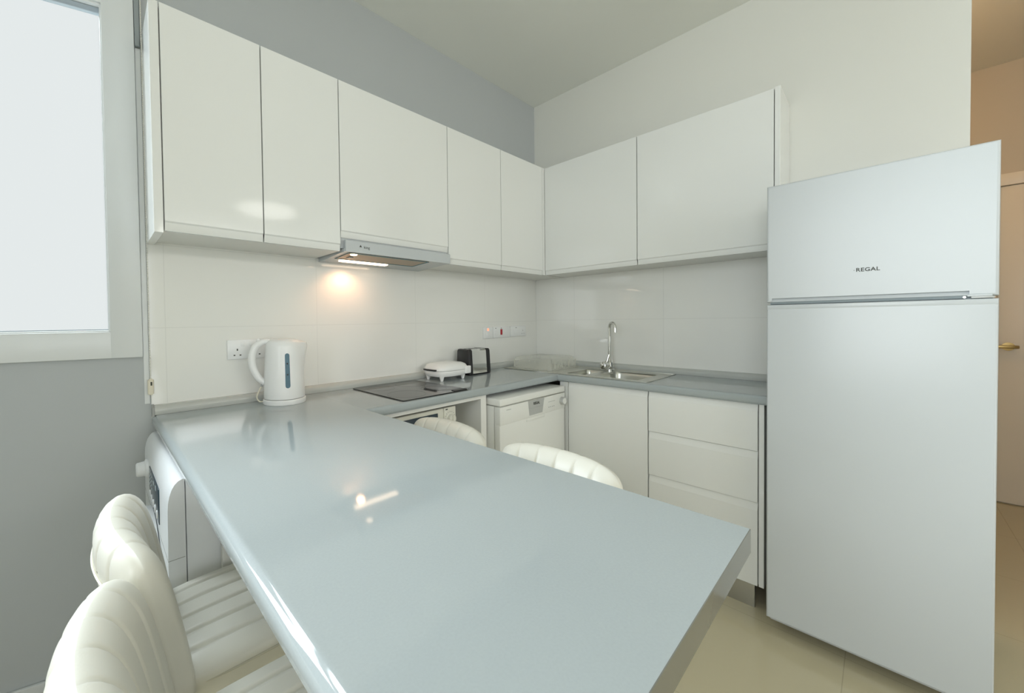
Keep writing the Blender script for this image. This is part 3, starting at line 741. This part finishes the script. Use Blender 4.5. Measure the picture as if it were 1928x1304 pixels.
# ------------------------------------------------------------------ bar stools
def make_stool():
    """local frame: seat faces +x, backrest at -x, floor at z=0"""
    root = thing('bar_stool', (0, 0, 0), 'white', 'bar stool', 'white bar stools')
    SZ, hwid, hdep = .628, .160, .185
    NCH = 6
    # seat: scalloped section swept front to back
    c = B(); rings = []
    def sect(s, sz):
        loop = []
        m = 120
        for i in range(m+1):
            u = -1+2*i/m
            edge = (1-abs(u)**5)**.5 if abs(u) < 1 else 0
            ph = (u+1)/2*NCH
            dip = 1-math.exp(-((ph-round(ph))/.10)**2) if 0 < round(ph) < NCH else 1
            loop.append((u*hwid*s, SZ-.030+(.030-.0055*(1-dip))*edge*sz))
        mb = 24
        for i in range(1, mb):
            u = 1-2*i/mb
            edge = (1-abs(u)**4)**.5
            loop.append((u*hwid*s*.985, SZ-.034-.090*edge*sz))
        return loop
    for k in range(15):
        v = -1+2*k/14
        v = math.sin(v*PI/2)
        s = (1-abs(v)**4*.9999)**.25 if abs(v) < 1 else .05
        s = max(s, .22)
        rings.append([(v*hdep+.01, a, b) for a, b in sect(.62+.38*s, .15+.85*s)])
    loops_mesh(c, rings)
    obj('seat', c, LEATH, root, ang=50)
    # backrest: closed section swept along a shallow arc, stitched into upright channels
    c = B(); rings = []; rim = []
    NS = NCH*20
    for i in range(NS+1):
        t = -1+2*i/NS
        te = t*.994
        endf = max(0, 1-abs(te)**7)**.40
        ph = (t+1)/2*NCH; fr = abs(ph-round(ph))
        groove = math.exp(-(fr/.05)**2) if 0 < round(ph) < NCH else 0
        puff = math.sin(PI*fr)**.8 if 0 < round(ph) < NCH else 1
        th = (.036 + .0014*(puff-1) - .0034*groove)*(.20+.80*endf)
        ang = te*.40
        wrap = Vector((-math.cos(ang), math.sin(ang), 0))
        cpt = Vector((-.188+.46*(1-math.cos(ang)), .176*te, 0))
        top = .868 - .034*(1-endf) - .012*abs(t)**3 - .0016*groove
        bot = SZ-.085 + .03*(1-endf)
        loop = []
        mh = 22
        for side in (1, -1):
            for j in range(mh):
                q = .5-.5*math.cos(PI*j/(mh-1))
                qq = q if side == 1 else 1-q
                z = bot+(top-bot)*qq
                lean = -.052*(qq**1.2)
                rnd = math.sqrt(max(0, 1-abs((qq-.5)/.5)**6))
                off = (th*rnd + .004*math.sin(PI*qq)*endf)*(1 if side == 1 else -1)
                loop.append(cpt - wrap*off + Vector((lean, 0, z)))
        rings.append([tuple(p) for p in loop])
        if i % 4 == 0:
            th0 = .0375*(.20+.80*endf); qq = .80
            rim.append(cpt + wrap*(th0*math.sqrt(1-(.3/.5)**6)+.0022*endf) + Vector((-.052*qq**1.2, 0, bot+(top+.0016*groove-bot)*qq)))
    loops_mesh(c, rings)
    back = obj('backrest', c, LEATH, root, ang=60)
    obj('piping', tube(rim, .0026, 6), SEAM, back)
    sp = [Vector((.01+hdep*.985*math.cos(a_), hwid*1.0*math.sin(a_), SZ-.034)) for a_ in [2*PI*k/60 for k in range(61)]]
    def sq(v, r): return math.copysign(abs(v)**.42, v)*r
    sp = [Vector((.01+sq(math.cos(2*PI*k/72), hdep*.982), sq(math.sin(2*PI*k/72), hwid*.992), SZ-.036)) for k in range(73)]
    obj('piping', tube(sp, .0028, 6), SEAM, root)
    # pedestal
    obj('seat_plate', box(-.09, .11, -.09, .09, .496, .508, .004), CHROME, root)
    obj('column', lathe([(.0, .02), (.030, .02), (.030, .30), (.022, .305), (.022, .498), (.0, .498)], (.01, 0, 0), seg=24), CHROME, root)
    obj('base', lathe([(.0, 0), (.158, 0), (.158, .006), (.14, .013), (.06, .024), (.032, .036), (.0, .036)], (.01, 0, 0), seg=48), CHROME, root)
    fp = [Vector((.01+.03, 0, .30))] 
    ringp = [Vector((.01+.10+.095*math.cos(t), .12*math.sin(t), .30)) for t in [math.radians(a) for a in range(-150, 151, 15)]]
    obj('footrest', tube([Vector((.01, -.02, .30))]+ringp+[Vector((.01, .02, .30))], .009, 10), CHROME, root)
    return root
def copy_tree(o, parent=None):
    cpy = o.copy(); COL.objects.link(cpy)
    if parent: cpy.parent = parent
    for ch in list(o.children): copy_tree(ch, cpy)
    return cpy
proto = make_stool()
spots = [(-2.235, -.806, 0, 'white ribbed leather bar stool on the window side, next to the washing machine'),
         (-2.272, -1.173, -.04, 'white ribbed leather bar stool on the window side, nearest the viewer'),
         (-1.795, -.742, PI, 'white ribbed leather bar stool across the bar, in front of the microwave'),
         (-1.795, -1.172, PI, 'white ribbed leather bar stool across the bar, in front of the dishwasher')]
for i, (x, y, rz, lb) in enumerate(spots):
    o = proto if i == 0 else copy_tree(proto)
    o.location = (x, y, 0); o.rotation_euler = (0, 0, rz); o['label'] = lb

# ------------------------------------------------------------------ lamps of the room and added fill lights
def area(name, loc, target, sx, sy, power, color, spread=180):
    l = bpy.data.lights.new(name, 'AREA'); l.shape = 'RECTANGLE'; l.size = sx; l.size_y = sy; l.energy = power; l.color = color
    l.spread = math.radians(spread)
    o = bpy.data.objects.new(name, l); COL.objects.link(o); o.location = loc
    o.rotation_euler = (Vector(target)-Vector(loc)).to_track_quat('-Z', 'Y').to_euler()
    return o
# bright sky seen obliquely through the kitchen window
area('sky_light', (-5.4, 1.9, 2.35), (-2.7, .1, 1.95), 2.6, 3.4, 600, (.89, .955, 1.0))
# bright sky overhead outside the window
area('zenith_light', (-2.9, 2.2, 4.5), (-2.75, .1, 1.8), 3.2, 2.0, 260, (.87, .95, 1.0))
# unseen fill light added at the rear wall opening, behind the viewer
area('rear_fill_light', (-3.15, -6.4, 1.55), (-3.0, 0, 1.6), 2.7, 1.7, 36, (.95, .985, 1.0))
# unseen fill light added at the left wall opening
area('left_fill_light', (-4.58, -1.75, 1.74), (0, -1.7, 1.35), 2.0, 1.4, 43, (.90, .965, 1.0))
# unseen strip added high at the rear to brighten cabinets, tiles and ceiling
area('rear_strip_fill', (-.75, -6.38, 2.62), (-1.0, 0, 1.5), 1.9, .3, 16, (1.0, .99, .97))
# warm hall lamp
p = bpy.data.lights.new('hall_lamp', 'POINT'); p.energy = 10; p.color = (1, .62, .30); p.shadow_soft_size = .12
o = bpy.data.objects.new('hall_lamp', p); COL.objects.link(o); o.location = (.75, -1.4, 2.5)
# extractor hood bulb
p = bpy.data.lights.new('hood_bulb', 'SPOT'); p.energy = 1.3; p.color = (1, .52, .28); p.spot_size = math.radians(150); p.spot_blend = .8; p.shadow_soft_size = .02
o = bpy.data.objects.new('hood_bulb', p); COL.objects.link(o); o.location = (-1.60, -.072, 1.488); o.rotation_euler = (0, 0, 0)
# living room ceiling lamp behind the viewer
c = B(); add_lathe(c, [(.0, 0), (.30, 0), (.32, .02), (.30, .05), (.0, .05)], (-.66, -4.5, H-.052), (0, 0, 1), 40)
for v in c.verts: v.co.x = -.66+(v.co.x+.66)*1.15
cl = obj('ceiling_lamp', c, mat('lamp diffuser', (1, 1, 1), .4, emit=(1, .97, .9), estr=4)); tag(cl, 'round white ceiling lamp in the living room behind the viewer', 'ceiling lamp')

w = bpy.data.worlds.new('overcast'); sc.world = w; w.use_nodes = True
bg = w.node_tree.nodes['Background']; bg.inputs['Color'].default_value = (.975, 1.0, 1.0, 1); bg.inputs['Strength'].default_value = .705

# ------------------------------------------------------------------ camera
fw = Vector((0.6676543868810185, 0.7442237970052019, -0.019197907430006645))
rt = Vector((0.7441217804831476, -0.6679091245842464, -0.013423006656326985))
up_ = Vector((0.022812178526422908, 0.005323651779137366, 0.9997255939719722))
cam = bpy.data.cameras.new('camera'); cam.sensor_width = 36; cam.sensor_fit = 'HORIZONTAL'
cam.lens = 735.5012/1928*36; cam.shift_x = .16877*735.5012/1928; cam.shift_y = -.046177*735.5012/1928
cam.clip_start = .02
co = bpy.data.objects.new('camera', cam); COL.objects.link(co)
m3 = Matrix((rt, up_, -fw)).transposed().to_4x4()
m3.translation = Vector((-2.487546914176544, -1.75071077323423, 1.22094373426061))
co.matrix_world = m3
sc.camera = co
sc.view_settings.view_transform = 'Standard'; sc.view_settings.look = 'None'
sc.view_settings.gamma = 1; sc.view_settings.use_curve_mapping = False
sc.view_settings.exposure = .27
sc.cycles.max_bounces = 10; sc.cycles.diffuse_bounces = 6; sc.cycles.glossy_bounces = 5; sc.cycles.transparent_max_bounces = 10
sc.cycles.sample_clamp_indirect = 6
